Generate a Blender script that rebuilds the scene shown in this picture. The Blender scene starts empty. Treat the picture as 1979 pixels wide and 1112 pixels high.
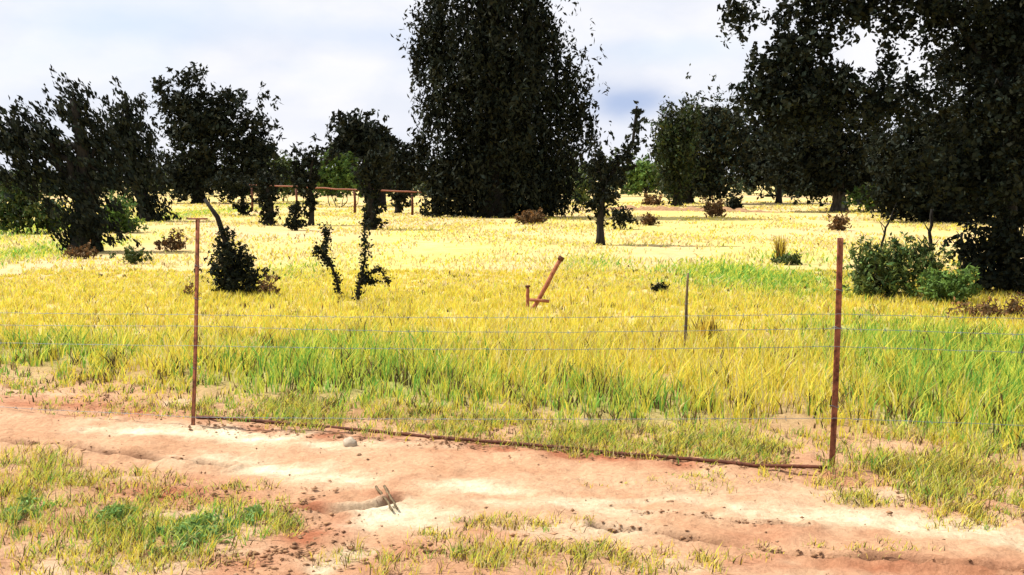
import bpy, math, random
import numpy as np
from mathutils import Vector, noise as mnoise

R = math.radians
rng = np.random.default_rng(11)
random.seed(5)
S = bpy.context.scene
COL = S.collection

# ------------------------------------------------------------------ camera
F_PX, CX, CY, HOR = 1900.0, 989.5, 556.0, 350.0
CAM_H = 1.6
PITCH = math.atan((CY - HOR) / F_PX)
cam = bpy.data.cameras.new('camera')
cam.sensor_width = 36.0
cam.lens = 36.0 * F_PX / 1979.0
cam.clip_start = 0.05
cam.clip_end = 8000
cam_ob = bpy.data.objects.new('camera', cam)
COL.objects.link(cam_ob)
cam_ob.location = (0, 0, CAM_H)
cam_ob.rotation_euler = (math.pi / 2 - PITCH, 0, 0)
S.camera = cam_ob

# ------------------------------------------------------------------ light
SUN_EL, SUN_AZ = R(54), R(-77)          # azimuth from +Y, negative = to the left
world = bpy.data.worlds.new('World')
S.world = world
world.use_nodes = True
wn, wl = world.node_tree.nodes, world.node_tree.links
wn.clear()
w_out = wn.new('ShaderNodeOutputWorld')
w_bg = wn.new('ShaderNodeBackground')
w_bg.inputs['Strength'].default_value = 0.1
sky = wn.new('ShaderNodeTexSky')
sky.sky_type = 'NISHITA'
sky.sun_disc = False
sky.sun_elevation = SUN_EL
sky.sun_rotation = SUN_AZ
sky.air_density = 1.0
sky.dust_density = 2.0
tc = wn.new('ShaderNodeTexCoord')
mp = wn.new('ShaderNodeMapping')
mp.inputs['Scale'].default_value = (1.0, 1.0, 2.2)
mp.inputs['Location'].default_value = (1.37, 0.2, 2.9)
cn = wn.new('ShaderNodeTexNoise')
cn.inputs['Scale'].default_value = 4.2
cn.inputs['Detail'].default_value = 7
cn.inputs['Roughness'].default_value = 0.55
cr = wn.new('ShaderNodeValToRGB')
cr.color_ramp.elements[0].position = 0.30
cr.color_ramp.elements[0].color = (0.8, 0.8, 0.8, 1)
cr.color_ramp.elements[1].position = 0.50
cr.color_ramp.elements[1].color = (1, 1, 1, 1)
cmix = wn.new('ShaderNodeMixRGB')
cmix.inputs['Color2'].default_value = (6.9, 7.0, 7.7, 1)
cn2 = wn.new('ShaderNodeTexNoise')
cn2.inputs['Scale'].default_value = 6.0; cn2.inputs['Detail'].default_value = 5
mp2 = wn.new('ShaderNodeMapping'); mp2.inputs['Scale'].default_value = (1, 1, 2.0); mp2.inputs['Location'].default_value = (4.2, 1.7, 0.6)
cr2 = wn.new('ShaderNodeValToRGB')
cr2.color_ramp.elements[0].position = 0.42; cr2.color_ramp.elements[0].color = (5.7, 5.9, 6.5, 1)
cr2.color_ramp.elements[1].position = 0.58; cr2.color_ramp.elements[1].color = (6.55, 6.55, 6.8, 1)
wl.new(tc.outputs['Generated'], mp2.inputs['Vector']); wl.new(mp2.outputs['Vector'], cn2.inputs['Vector'])
wl.new(cn2.outputs['Fac'], cr2.inputs['Fac'])
# thin places in the cloud where the blue shows: directions (azimuth, elevation), half size in degrees
cloud = cr2.outputs['Color']
for az, el, wx_, wz_, amt, cl in [(6.6, 4.6, 3.2, 1.3, 1.0, (3.2, 3.9, 5.5, 1)), (-19, 8.6, 8, 1.6, .55, (4.6, 5.4, 6.6, 1)), (-10, 8.0, 6, 1.3, .6, (5.0, 5.5, 6.5, 1)),
                                  (9.5, 7.2, 5, 1.0, .5, (5.0, 5.8, 6.6, 1)), (-27, 10.2, 5, 1.0, .7, (4.4, 5.2, 6.2, 1)), (30, 9, 7, 2, .6, (4.6, 5.4, 6.6, 1)), (-50, 14, 12, 4, .6, (4.6, 5.4, 6.6, 1)),
                                  (60, 20, 16, 6, .6, (4.4, 5.2, 6.6, 1)), (140, 30, 25, 10, .6, (4.4, 5.2, 6.6, 1)), (-130, 35, 25, 10, .6, (4.4, 5.2, 6.6, 1))]:
    d0 = Vector((math.sin(R(az)) * math.cos(R(el)), math.cos(R(az)) * math.cos(R(el)), math.sin(R(el))))
    sub = wn.new('ShaderNodeVectorMath'); sub.operation = 'SUBTRACT'; sub.inputs[1].default_value = d0
    wob_ = wn.new('ShaderNodeVectorMath'); wob_.operation = 'MULTIPLY_ADD'
    wob_.inputs[1].default_value = (R(wx_) * 1.3, R(wx_) * 1.3, R(wz_) * 1.3)
    nzc = wn.new('ShaderNodeVectorMath'); nzc.operation = 'SUBTRACT'; nzc.inputs[1].default_value = (.5, .5, .5)
    scl = wn.new('ShaderNodeVectorMath'); scl.operation = 'DIVIDE'; scl.inputs[1].default_value = (R(wx_), R(wx_), R(wz_))
    ln_ = wn.new('ShaderNodeVectorMath'); ln_.operation = 'LENGTH'
    mr = wn.new('ShaderNodeMapRange'); mr.interpolation_type = 'SMOOTHSTEP'
    mr.inputs['From Min'].default_value = 1.25; mr.inputs['From Max'].default_value = 0.1
    mr.inputs['To Min'].default_value = 0; mr.inputs['To Max'].default_value = amt
    wl.new(tc.outputs['Generated'], sub.inputs[0])
    nz_ = wn.new('ShaderNodeTexNoise'); nz_.inputs['Scale'].default_value = 9.0; nz_.inputs['Detail'].default_value = 5
    wl.new(mp2.outputs['Vector'], nz_.inputs['Vector'])
    wl.new(nz_.outputs['Color'], nzc.inputs[0]); wl.new(nzc.outputs['Vector'], wob_.inputs[0]); wl.new(sub.outputs['Vector'], wob_.inputs[2])
    wl.new(wob_.outputs['Vector'], scl.inputs[0]); wl.new(scl.outputs['Vector'], ln_.inputs[0]); wl.new(ln_.outputs['Value'], mr.inputs['Value'])
    pm = wn.new('ShaderNodeMixRGB'); pm.inputs['Color2'].default_value = cl
    wl.new(mr.outputs['Result'], pm.inputs['Fac']); wl.new(cloud, pm.inputs['Color1'])
    cloud = pm.outputs['Color']
wl.new(cloud, cmix.inputs['Color2'])
wl.new(tc.outputs['Generated'], mp.inputs['Vector'])
wl.new(mp.outputs['Vector'], cn.inputs['Vector'])
wl.new(cn.outputs['Fac'], cr.inputs['Fac'])
wl.new(cr.outputs['Color'], cmix.inputs['Fac'])
stint = wn.new('ShaderNodeMixRGB'); stint.blend_type = 'MULTIPLY'; stint.inputs['Fac'].default_value = 1
stint.inputs['Color2'].default_value = (0.72, 0.95, 1.35, 1)
wl.new(sky.outputs['Color'], stint.inputs['Color1'])
wl.new(stint.outputs['Color'], cmix.inputs['Color1'])
wl.new(cmix.outputs['Color'], w_bg.inputs['Color'])
wl.new(w_bg.outputs['Background'], w_out.inputs['Surface'])

sun = bpy.data.lights.new('sun', 'SUN')
sun.energy = 4.9
sun.angle = R(0.5)
sun.color = (1.0, 0.95, 0.86)
sun_ob = bpy.data.objects.new('sun', sun)
COL.objects.link(sun_ob)
sd = Vector((math.sin(SUN_AZ) * math.cos(SUN_EL), math.cos(SUN_AZ) * math.cos(SUN_EL), math.sin(SUN_EL)))
sun_ob.rotation_euler = sd.to_track_quat('Z', 'Y').to_euler()
sun_ob.location = sd * 60

S.view_settings.view_transform = 'Standard'
S.view_settings.look = 'None'
S.view_settings.gamma = 1.0
S.view_settings.use_curve_mapping = False
S.view_settings.exposure = 0.6
S.render.engine = 'CYCLES'
S.cycles.max_bounces = 6
S.cycles.diffuse_bounces = 3
S.cycles.transparent_max_bounces = 4


# ------------------------------------------------------------------ measuring: photo pixel -> place
def ray(px, py):
    u, v = (px - CX) / F_PX, (CY - py) / F_PX
    c, s = math.cos(PITCH), math.sin(PITCH)
    return u, c + v * s, -s + v * c


def ground(px, py, z=0.0):
    x, y, dz = ray(px, py)
    t = (z - CAM_H) / dz
    return x * t, y * t


def at(px, py, Y):
    x, y, dz = ray(px, py)
    t = Y / y
    return np.array((x * t, Y, CAM_H + dz * t))


# ------------------------------------------------------------------ tagging
def tag(o, label=None, cat=None, group=None, kind=None):
    if label: o['label'] = label
    if cat: o['category'] = cat
    if group: o['group'] = group
    if kind: o['kind'] = kind
    return o


def empty(name, loc, label, cat, group=None):
    o = bpy.data.objects.new(name, None)
    o.empty_display_size = 0.2
    o.location = loc
    COL.objects.link(o)
    return tag(o, label, cat, group)


def mesh_obj(name, V, F, mat, parent=None, col=None, smooth=False, attrs=None):
    """V (n,3) array; F list of (m,k) index arrays; col per-vertex colour."""
    V = np.asarray(V, dtype=np.float64)
    if parent is not None:
        V = V - np.array(parent.location)
    me = bpy.data.meshes.new(name)
    F = [np.asarray(f, dtype=np.int64) for f in F if len(f)]
    me.vertices.add(len(V))
    me.vertices.foreach_set('co', V.ravel())
    tot = sum(f.size for f in F)
    np_ = sum(len(f) for f in F)
    me.loops.add(tot)
    me.polygons.add(np_)
    me.loops.foreach_set('vertex_index', np.concatenate([f.ravel() for f in F]))
    sizes = np.concatenate([np.full(len(f), f.shape[1]) for f in F])
    me.polygons.foreach_set('loop_start', np.concatenate(([0], np.cumsum(sizes)[:-1])))
    me.polygons.foreach_set('loop_total', sizes)
    if smooth:
        me.polygons.foreach_set('use_smooth', np.ones(np_, dtype=bool))
    if col is not None:
        a = me.color_attributes.new('tint', 'FLOAT_COLOR', 'POINT')
        c4 = np.ones((len(V), 4))
        c4[:, :3] = col
        a.data.foreach_set('color', c4.ravel())
    if attrs:
        for k, v in attrs.items():
            a = me.attributes.new(k, 'FLOAT', 'POINT')
            a.data.foreach_set('value', np.asarray(v, dtype=np.float32))
    me.update(calc_edges=True)
    me.validate()
    me.materials.append(mat)
    o = bpy.data.objects.new(name, me)
    COL.objects.link(o)
    if parent is not None:
        o.parent = parent
    return o


class MB:
    def __init__(self):
        self.v, self.f, self.n, self.c = [], {}, 0, []

    def add(self, V, F, col=None):
        V = np.asarray(V, float)
        F = np.asarray(F, int)
        self.f.setdefault(F.shape[1], []).append(F + self.n)
        self.v.append(V)
        self.c.append(np.ones((len(V), 3)) if col is None else np.broadcast_to(col, (len(V), 3)))
        self.n += len(V)

    def tube(self, pts, rad, sides=8, wob=0.0, cap=True, col=None):
        pts = np.asarray(pts, float)
        n = len(pts)
        rad = np.broadcast_to(np.asarray(rad, float), (n,))
        tan = np.gradient(pts, axis=0)
        tan /= np.linalg.norm(tan, axis=1)[:, None] + 1e-9
        ref = np.array((0.0, 1.0, 0.0)) if abs(tan[0][1]) < 0.8 else np.array((1.0, 0, 0))
        a = np.cross(tan, ref); a /= np.linalg.norm(a, axis=1)[:, None] + 1e-9
        b = np.cross(tan, a)
        th = np.linspace(0, 2 * math.pi, sides, endpoint=False)
        rr = rad[:, None] * (1 + wob * rng.uniform(-1, 1, (n, sides)))
        V = pts[:, None, :] + rr[..., None] * (np.cos(th)[None, :, None] * a[:, None, :] + np.sin(th)[None, :, None] * b[:, None, :])
        i = np.arange(n - 1)[:, None] * sides
        j = np.arange(sides)[None, :]
        k = (j + 1) % sides
        Fq = np.stack([i + j, i + k, i + sides + k, i + sides + j], -1).reshape(-1, 4)
        V = V.reshape(-1, 3)
        base = self.n
        self.add(V, Fq, col)
        if cap:
            self.f.setdefault(sides, []).append(np.array([base + np.arange(sides)[::-1], base + (n - 1) * sides + np.arange(sides)]))

    def box(self, c, d, rot=None, col=None):
        c = np.asarray(c, float); d = np.asarray(d, float) / 2
        V = np.array([(x, y, z) for x in (-1, 1) for y in (-1, 1) for z in (-1, 1)], float) * d
        if rot is not None:
            V = V @ np.asarray(rot).T
        self.add(V + c, [(0, 1, 3, 2), (4, 6, 7, 5), (0, 4, 5, 1), (2, 3, 7, 6), (0, 2, 6, 4), (1, 5, 7, 3)], col)

    def build(self, name, mat, parent=None, smooth=False, col=False):
        return mesh_obj(name, np.concatenate(self.v), [np.concatenate(f) for f in self.f.values()], mat, parent,
                        np.concatenate(self.c) if col else None, smooth)


# ------------------------------------------------------------------ materials
def new_mat(name, rough=0.8, spec=0.2):
    m = bpy.data.materials.new(name)
    m.use_nodes = True
    nt = m.node_tree
    b = nt.nodes['Principled BSDF']
    b.inputs['Roughness'].default_value = rough
    b.inputs['Specular IOR Level'].default_value = spec
    return m, nt.nodes, nt.links, b


def rgb(c): return (c[0], c[1], c[2], 1)


def foliage_mat(name, base, trans=0.15, rough=0.55, spec=0.25):
    m, n, l, b = new_mat(name, rough, spec)
    at_ = n.new('ShaderNodeAttribute'); at_.attribute_name = 'tint'
    mx = n.new('ShaderNodeMixRGB'); mx.blend_type = 'MULTIPLY'; mx.inputs['Fac'].default_value = 1
    mx.inputs['Color1'].default_value = rgb(base)
    l.new(at_.outputs['Color'], mx.inputs['Color2'])
    l.new(mx.outputs['Color'], b.inputs['Base Color'])
    if trans > 0:
        tr = n.new('ShaderNodeBsdfTranslucent')
        l.new(mx.outputs['Color'], tr.inputs['Color'])
        ms = n.new('ShaderNodeMixShader'); ms.inputs['Fac'].default_value = trans
        l.new(b.outputs['BSDF'], ms.inputs[1]); l.new(tr.outputs['BSDF'], ms.inputs[2])
        l.new(ms.outputs['Shader'], n['Material Output'].inputs['Surface'])
    return m


def noisy_mat(name, c1, c2, scale=20.0, rough=0.85, spec=0.15, bump=0.4, detail=6, stretch=(1, 1, 1), metal=0.0):
    m, n, l, b = new_mat(name, rough, spec)
    t = n.new('ShaderNodeTexCoord')
    mp_ = n.new('ShaderNodeMapping'); mp_.inputs['Scale'].default_value = stretch
    nz = n.new('ShaderNodeTexNoise'); nz.inputs['Scale'].default_value = scale; nz.inputs['Detail'].default_value = detail
    nz.inputs['Roughness'].default_value = 0.65
    rp = n.new('ShaderNodeValToRGB')
    rp.color_ramp.elements[0].position = 0.35; rp.color_ramp.elements[0].color = rgb(c1)
    rp.color_ramp.elements[1].position = 0.65; rp.color_ramp.elements[1].color = rgb(c2)
    bp = n.new('ShaderNodeBump'); bp.inputs['Strength'].default_value = bump; bp.inputs['Distance'].default_value = 0.02
    l.new(t.outputs['Object'], mp_.inputs['Vector']); l.new(mp_.outputs['Vector'], nz.inputs['Vector'])
    l.new(nz.outputs['Fac'], rp.inputs['Fac']); l.new(rp.outputs['Color'], b.inputs['Base Color'])
    l.new(nz.outputs['Fac'], bp.inputs['Height']); l.new(bp.outputs['Normal'], b.inputs['Normal'])
    b.inputs['Metallic'].default_value = metal
    return m


def soil_mat(name):
    """vertex tint = kind of soil or turf, with painted rut shade; noise adds grain, crumbs and small stones."""
    m, n, l, b = new_mat(name, 0.95, 0.05)
    a = n.new('ShaderNodeAttribute'); a.attribute_name = 'tint'
    t = n.new('ShaderNodeTexCoord')
    n1 = n.new('ShaderNodeTexNoise'); n1.inputs['Scale'].default_value = 38; n1.inputs['Detail'].default_value = 8; n1.inputs['Roughness'].default_value = 0.75
    n2 = n.new('ShaderNodeTexNoise'); n2.inputs['Scale'].default_value = 2.2; n2.inputs['Detail'].default_value = 7; n2.inputs['Roughness'].default_value = 0.65
    r1 = n.new('ShaderNodeValToRGB')
    r1.color_ramp.elements[0].position = 0.3; r1.color_ramp.elements[0].color = (0.62, 0.58, 0.55, 1)
    r1.color_ramp.elements[1].position = 0.7; r1.color_ramp.elements[1].color = (1.25, 1.25, 1.25, 1)
    r2 = n.new('ShaderNodeValToRGB')
    r2.color_ramp.elements[0].position = 0.35; r2.color_ramp.elements[0].color = (0.86, 0.74, 0.66, 1)
    r2.color_ramp.elements[1].position = 0.65; r2.color_ramp.elements[1].color = (1.12, 1.12, 1.1, 1)
    m1 = n.new('ShaderNodeMixRGB'); m1.blend_type = 'MULTIPLY'; m1.inputs['Fac'].default_value = 0.8
    m2 = n.new('ShaderNodeMixRGB'); m2.blend_type = 'MULTIPLY'; m2.inputs['Fac'].default_value = 0.8
    bp = n.new('ShaderNodeBump'); bp.inputs['Strength'].default_value = 0.9; bp.inputs['Distance'].default_value = 0.02
    for x in (n1, n2): l.new(t.outputs['Object'], x.inputs['Vector'])
    l.new(n1.outputs['Fac'], r1.inputs['Fac']); l.new(n2.outputs['Fac'], r2.inputs['Fac'])
    l.new(a.outputs['Color'], m1.inputs['Color1']); l.new(r1.outputs['Color'], m1.inputs['Color2'])
    l.new(m1.outputs['Color'], m2.inputs['Color1']); l.new(r2.outputs['Color'], m2.inputs['Color2'])
    l.new(m2.outputs['Color'], b.inputs['Base Color'])
    l.new(n1.outputs['Fac'], bp.inputs['Height']); l.new(bp.outputs['Normal'], b.inputs['Normal'])
    return m


M = {}
M['soil'] = soil_mat('soil')
M['turf'] = soil_mat('turf')
M['grass'] = foliage_mat('grass_blades', (1, 1, 1), 0.45, 0.7, 0.1)
M['leaf_dark'] = foliage_mat('dark_leaves', (0.0155, 0.019, 0.012), 0.05, 0.7, 0.06)
M['leaf_mid'] = foliage_mat('olive_leaves', (0.06, 0.085, 0.022), 0.15, 0.6, 0.15)
M['leaf_green'] = foliage_mat('green_leaves', (0.10, 0.17, 0.035), 0.25, 0.6, 0.15)
M['weed'] = foliage_mat('weed_leaves', (0.20, 0.31, 0.085), 0.25, 0.6, 0.1)
M['leaf_brown'] = foliage_mat('dry_leaves', (0.20, 0.115, 0.05), 0.15, 0.7, 0.1)
M['bark'] = noisy_mat('bark', (0.010, 0.009, 0.008), (0.028, 0.024, 0.020), 14, stretch=(1, 1, 0.2))
M['bark_pale'] = noisy_mat('pale_bark', (0.03, 0.026, 0.022), (0.14, 0.12, 0.10), 9, stretch=(1, 1, 0.25))
M['rust'] = noisy_mat('rusty_steel', (0.07, 0.022, 0.014), (0.34, 0.12, 0.06), 26, 0.75, 0.3, 0.3)
M['rust_dark'] = noisy_mat('dark_rusty_steel', (0.05, 0.016, 0.009), (0.15, 0.05, 0.024), 40, 0.8, 0.25, 0.3)
M['rust_red'] = noisy_mat('red_rust', (0.20, 0.06, 0.03), (0.40, 0.16, 0.08), 22, 0.8, 0.2, 0.3)
M['wire'] = noisy_mat('weathered_wire', (0.10, 0.13, 0.15), (0.22, 0.26, 0.28), 60, 0.5, 0.4, 0.1, metal=0.4)
M['stone'] = noisy_mat('pale_stone', (0.26, 0.21, 0.15), (0.50, 0.43, 0.33), 12, 0.9, 0.1, 0.6)
M['pebble'] = noisy_mat('pebbles', (0.12, 0.06, 0.03), (0.46, 0.30, 0.18), 9, 0.9, 0.1, 0.5)
M['clod'] = noisy_mat('clods', (0.12, 0.058, 0.032), (0.42, 0.24, 0.13), 5, 0.95, 0.05, 0.5)
M['dry_wood'] = noisy_mat('dry_wood', (0.07, 0.05, 0.03), (0.22, 0.16, 0.09), 25, 0.9, 0.1, 0.5, stretch=(1, 1, 0.15))
M['earth'] = noisy_mat('bare_earth', (0.22, 0.12, 0.06), (0.40, 0.25, 0.14), 6, 0.95, 0.05, 0.5)


# ------------------------------------------------------------------ shape of the land
def smooth(a, b, x):
    t = np.clip((x - a) / (b - a), 0, 1)
    return t * t * (3 - 2 * t)


def wav(x, y, s, seed=0.0):
    """cheap smooth noise in about -1..1 (sum of rotated sines with warps)"""
    x = np.asarray(x) / s + seed * 7.13
    y = np.asarray(y) / s - seed * 3.7
    wx = x + 0.6 * np.sin(1.7 * y + seed); wy = y + 0.6 * np.sin(1.3 * x + 2 * seed)
    return (np.sin(wx * 2.1 + 1.3 * wy) + np.sin(3.3 * wy - 1.1 * wx + 1.0) + 0.7 * np.sin(4.7 * wx + 2.2 * wy + 2.0)
            + 0.5 * np.sin(7.9 * wy - 5.1 * wx)) / 3.2


_LAT = np.random.default_rng(3).uniform(-1, 1, (256, 256))


def vnoise(x, y, s, oct=3, seed=0):
    x = np.asarray(x) / s + 37.3 * seed; y = np.asarray(y) / s + 11.9 * seed
    r, a, tot = 0.0, 1.0, 0.0
    for _ in range(oct):
        xi, yi = np.floor(x).astype(int), np.floor(y).astype(int)
        fx, fy = x - xi, y - yi
        fx = fx * fx * (3 - 2 * fx); fy = fy * fy * (3 - 2 * fy)
        g = lambda i, j: _LAT[(xi + i) % 256, (yi + j) % 256]
        r = r + a * ((g(0, 0) * (1 - fx) + g(1, 0) * fx) * (1 - fy) + (g(0, 1) * (1 - fx) + g(1, 1) * fx) * fy)
        tot += a; a *= .55; x = x * 2.03 + 5.1; y = y * 2.03 + 9.7
    return r / tot


def poly_dist(X, Y, pts):
    d = np.full(np.shape(X), 1e9)
    for (x0, y0), (x1, y1) in zip(pts[:-1], pts[1:]):
        vx, vy = x1 - x0, y1 - y0
        t = np.clip(((X - x0) * vx + (Y - y0) * vy) / (vx * vx + vy * vy), 0, 1)
        d = np.minimum(d, np.hypot(X - x0 - t * vx, Y - y0 - t * vy))
    return d


def gpoly(pp): return [ground(*p) for p in pp]


# the two fence posts: feet on the ground, tops measured
LP = np.array((*ground(373, 820), 0.0)); RP = np.array((*ground(1603, 908), 0.0))
L_TOP = at(382, 425, LP[1]); R_TOP = at(1620, 460, RP[1])

# where the tall grass of the field begins
EDGE = np.array(gpoly([(-500, 715), (0, 748), (200, 778), (373, 798), (640, 815), (1000, 850), (1300, 876), (1480, 895), (1620, 890), (1800, 900), (1979, 925), (2300, 980)]))
def edge_y(X): return np.interp(X, EDGE[:, 0], EDGE[:, 1])


RUTS = [  # (points in the photograph, half width, depth)
    (gpoly([(-300, 830), (0, 856), (160, 870), (300, 888), (440, 905)]), 0.028, 0.05),
    (gpoly([(560, 985), (640, 992), (740, 975), (770, 960)]), 0.026, 0.045),
    (gpoly([(1150, 1015), (1300, 1040), (1600, 1078), (1979, 1105), (2300, 1125)]), 0.026, 0.05),
    (gpoly([(1620, 920), (1760, 945), (1850, 975), (2000, 1012), (2300, 1080)]), 0.028, 0.05),
    (gpoly([(1230, 985), (1400, 1000), (1560, 1015)]), 0.02, 0.03),
]
TRACKS = [  # compacted pale wheel tracks
    (gpoly([(200, 822), (420, 832), (560, 845), (680, 862)]), 0.17, 0.95),
    (gpoly([(380, 885), (520, 902), (680, 918)]), 0.17, 0.9),
    (gpoly([(720, 992), (790, 985), (850, 1000)]), 0.17, 1.0),
    (gpoly([(880, 935), (1000, 955), (1150, 962), (1290, 970)]), 0.16, 1.0),
    (gpoly([(1060, 950), (1300, 970), (1500, 985), (1800, 1022), (1979, 1050)]), 0.15, 1.0),
    (gpoly([(620, 1100), (690, 1060)]), 0.07, 0.7),
    (gpoly([(1440, 812), (1520, 800)]), 0.16, 0.5),
    (gpoly([(850, 1010), (1000, 1020), (1200, 1030)]), 0.07, 0.55),
]
REDS = [
    (gpoly([(390, 822), (640, 840), (1000, 868), (1300, 895)]), 0.12, 1.0),
    (gpoly([(250, 950), (430, 965), (600, 985), (730, 962)]), 0.15, 0.95),
    (gpoly([(0, 778), (330, 795)]), 0.22, 0.65),
    (gpoly([(420, 1095), (600, 1040), (680, 1010)]), 0.14, 0.95),
    (gpoly([(1600, 925), (1979, 1030)]), 0.16, 0.45),
    (gpoly([(760, 1060), (1000, 1035)]), 0.10, 0.4),
    (gpoly([(1450, 1095), (1979, 1110)]), 0.16, 0.7),
]
GREENS = [  # green turf in the photograph: centre, half size, strength
    (1440, 535, 130, 26, 1.15), (1150, 512, 60, 12, 0.6), (1540, 500, 70, 15, 0.5), (40, 490, 90, 30, 0.8), (230, 430, 60, 40, 0.8),
    (1900, 725, 230, 105, 1.15), (1700, 665, 90, 25, 0.7), (1800, 800, 120, 70, .6), (680, 725, 260, 75, 0.75), (120, 690, 150, 50, 0.6), (1150, 780, 150, 60, 0.5),
    (860, 790, 90, 40, .5), (580, 520, 60, 18, 0.35), (60, 440, 120, 25, .8), (1300, 520, 60, 30, 0.3),
]
GB = []
for cx, cy, rx, ry, s in GREENS:
    x, y = ground(cx, cy)
    GB.append((x, y, rx * y / F_PX, abs(ground(cx, cy - ry)[1] - ground(cx, cy + ry)[1]) / 2, s))


def green(X, Y):
    g = np.zeros(np.shape(X))
    for x, y, a, b, s in GB:
        g = np.maximum(g, s * np.exp(-0.7 * (((X - x) / a) ** 2 + ((Y - y) / b) ** 2)))
    return np.clip(g + 0.16 * wav(X, Y, 1.2, 2.0) * (g > .05), 0, 1)


def height(X, Y):
    X = np.asarray(X, float); Y = np.asarray(Y, float)
    d = Y - edge_y(X)
    near = 1 - smooth(10, 14, Y)
    z = 0.022 * smooth(-0.2, 0.5, d) * near + (0.012 * wav(X, Y, 0.9) + 0.006 * wav(X, Y, 0.31, 1.0)) * near
    z = z + 0.10 * wav(X, Y, 19, 3.0) * smooth(30, 70, Y)
    for pts, w, dp in RUTS:
        q = poly_dist(X, Y, pts)
        br = np.clip(.7 + 1.1 * vnoise(X, Y, .22, 3, 4), 0, 1.4)
        z = z - br * dp * np.exp(-(q / w) ** 2) + br * 0.6 * dp * np.exp(-((q - 2.2 * w) / w) ** 2)
    for pts, w, s in TRACKS:
        z = z - 0.010 * s * np.exp(-(poly_dist(X, Y, pts) / (w * 1.6)) ** 2)
    return z


def grid_faces(nr, nc):
    i = np.arange(nr - 1)[:, None] * nc; j = np.arange(nc - 1)[None, :]
    return np.stack([i + j, i + j + 1, i + nc + j + 1, i + nc + j], -1).reshape(-1, 4)


C_TAN = np.array((0.52, 0.325, 0.20)); C_PALE = np.array((0.70, 0.63, 0.46)); C_RED = np.array((0.38, 0.155, 0.085))
C_STRAW = np.array((0.60, 0.525, 0.18)); C_GREEN = np.array((0.26, 0.42, 0.09)); C_PEACH = np.array((0.62, 0.46, 0.28))

# near soil: the two-track dirt road and its verge
xs = np.arange(-6.6, 6.601, 0.02); ys = np.arange(1.6, 10.6, 0.02)
X, Y = np.meshgrid(xs, ys)
Z = height(X, Y) + 0.018 * vnoise(X, Y, .16, 4) + 0.009 * vnoise(X, Y, .05, 2, 8) + .010 * np.abs(vnoise(X, Y, .5, 3, 2)) - 0.12 * smooth(10.0, 10.5, Y)
pale = np.zeros(X.shape); red = np.zeros(X.shape)
for pts, w, s in TRACKS:
    pale = np.maximum(pale, s * np.exp(-(poly_dist(X + .05 * wav(X, Y, .3, 5.), Y + .05 * wav(X, Y, .25, 6.), pts) / w) ** 2))
for pts, w, s in REDS:
    red = np.maximum(red, s * np.exp(-(poly_dist(X + .05 * wav(X, Y, .3, 5.), Y, pts) / w) ** 2))
brk = np.clip(.62 + 1.3 * vnoise(X * .45, Y, .16, 4, 5), 0, 1.15)
pale = np.clip(pale * brk + .35 * np.clip(vnoise(X * .4, Y, .35, 4, 9) - .12, 0, 1) * 2, 0, 1)
red = np.clip(red * np.clip(.75 + vnoise(X, Y, .2, 3, 6), 0, 1.2) + .9 * np.clip(vnoise(X * .6, Y, .45, 4, 7) - .05, 0, 1) - pale, 0, 1)
rut_shade = np.zeros(X.shape)  # shade of the ruts, painted dark into the soil colour
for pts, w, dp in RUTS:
    rut_shade = np.maximum(rut_shade, np.exp(-(poly_dist(X, Y + .02 * vnoise(X, Y, .15, 2, 3), pts) / (w * 1.25)) ** 2) * np.clip(.75 + 1.6 * vnoise(X, Y, .2, 3, 14), 0, 1))
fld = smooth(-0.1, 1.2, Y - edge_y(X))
c = C_TAN * (1 - red[..., None]) + C_RED * red[..., None]
c = c * (1 - pale[..., None]) + C_PALE * pale[..., None]
c = c * (1 - .8 * rut_shade[..., None]) + .8 * rut_shade[..., None] * np.array((0.12, 0.058, 0.036))
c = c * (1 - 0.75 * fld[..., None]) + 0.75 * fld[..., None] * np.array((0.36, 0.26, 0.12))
c = c * (1 - .7 * green(X, Y)[..., None] * fld[..., None]) + .7 * green(X, Y)[..., None] * fld[..., None] * C_GREEN
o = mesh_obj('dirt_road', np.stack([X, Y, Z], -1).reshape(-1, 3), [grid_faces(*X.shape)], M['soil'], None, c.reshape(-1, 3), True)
tag(o, 'red and tan dirt track with pale wheel ruts in front of the fence', 'dirt road', kind='structure')

# the field, one sheet to the horizon
yr = np.concatenate([np.linspace(-60, 0, 13), np.linspace(2, 10, 17), 10.2 * 1.012 ** np.arange(1, 300), [600, 1000, 1800, 3500, 6000]])
yr = np.unique(yr)
tt = np.linspace(-1, 1, 301)
X = tt[None, :] * (60 + 1.6 * np.abs(yr))[:, None]; Y = np.repeat(yr[:, None], len(tt), 1)
Z = np.where(Y < 10.15, -0.16, height(X, Y))
Z = np.where((Y < 10.15) & (np.abs(X) > 6.5), -0.03, Z)
pk = np.clip(0.45 + 0.55 * wav(X, Y * 0.4, 3.0, 1.5) + 0.3 * wav(X, Y * .4, 9.0, 2.5), 0, 1)
g = green(X, Y)
c = C_STRAW * (1 - pk[..., None]) + C_PEACH * pk[..., None]
c = c * (1 - .8 * g[..., None]) + .8 * g[..., None] * C_GREEN
o = mesh_obj('field', np.stack([X, Y, Z], -1).reshape(-1, 3), [grid_faces(*X.shape)], M['turf'], None, c.reshape(-1, 3), True)
tag(o, 'flat field of dry yellow grassland stretching to the trees', 'field', kind='structure')


# ------------------------------------------------------------------ leaves
def unit(n):
    v = rng.normal(size=(n, 3))
    return v / np.linalg.norm(v, axis=1)[:, None]


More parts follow.
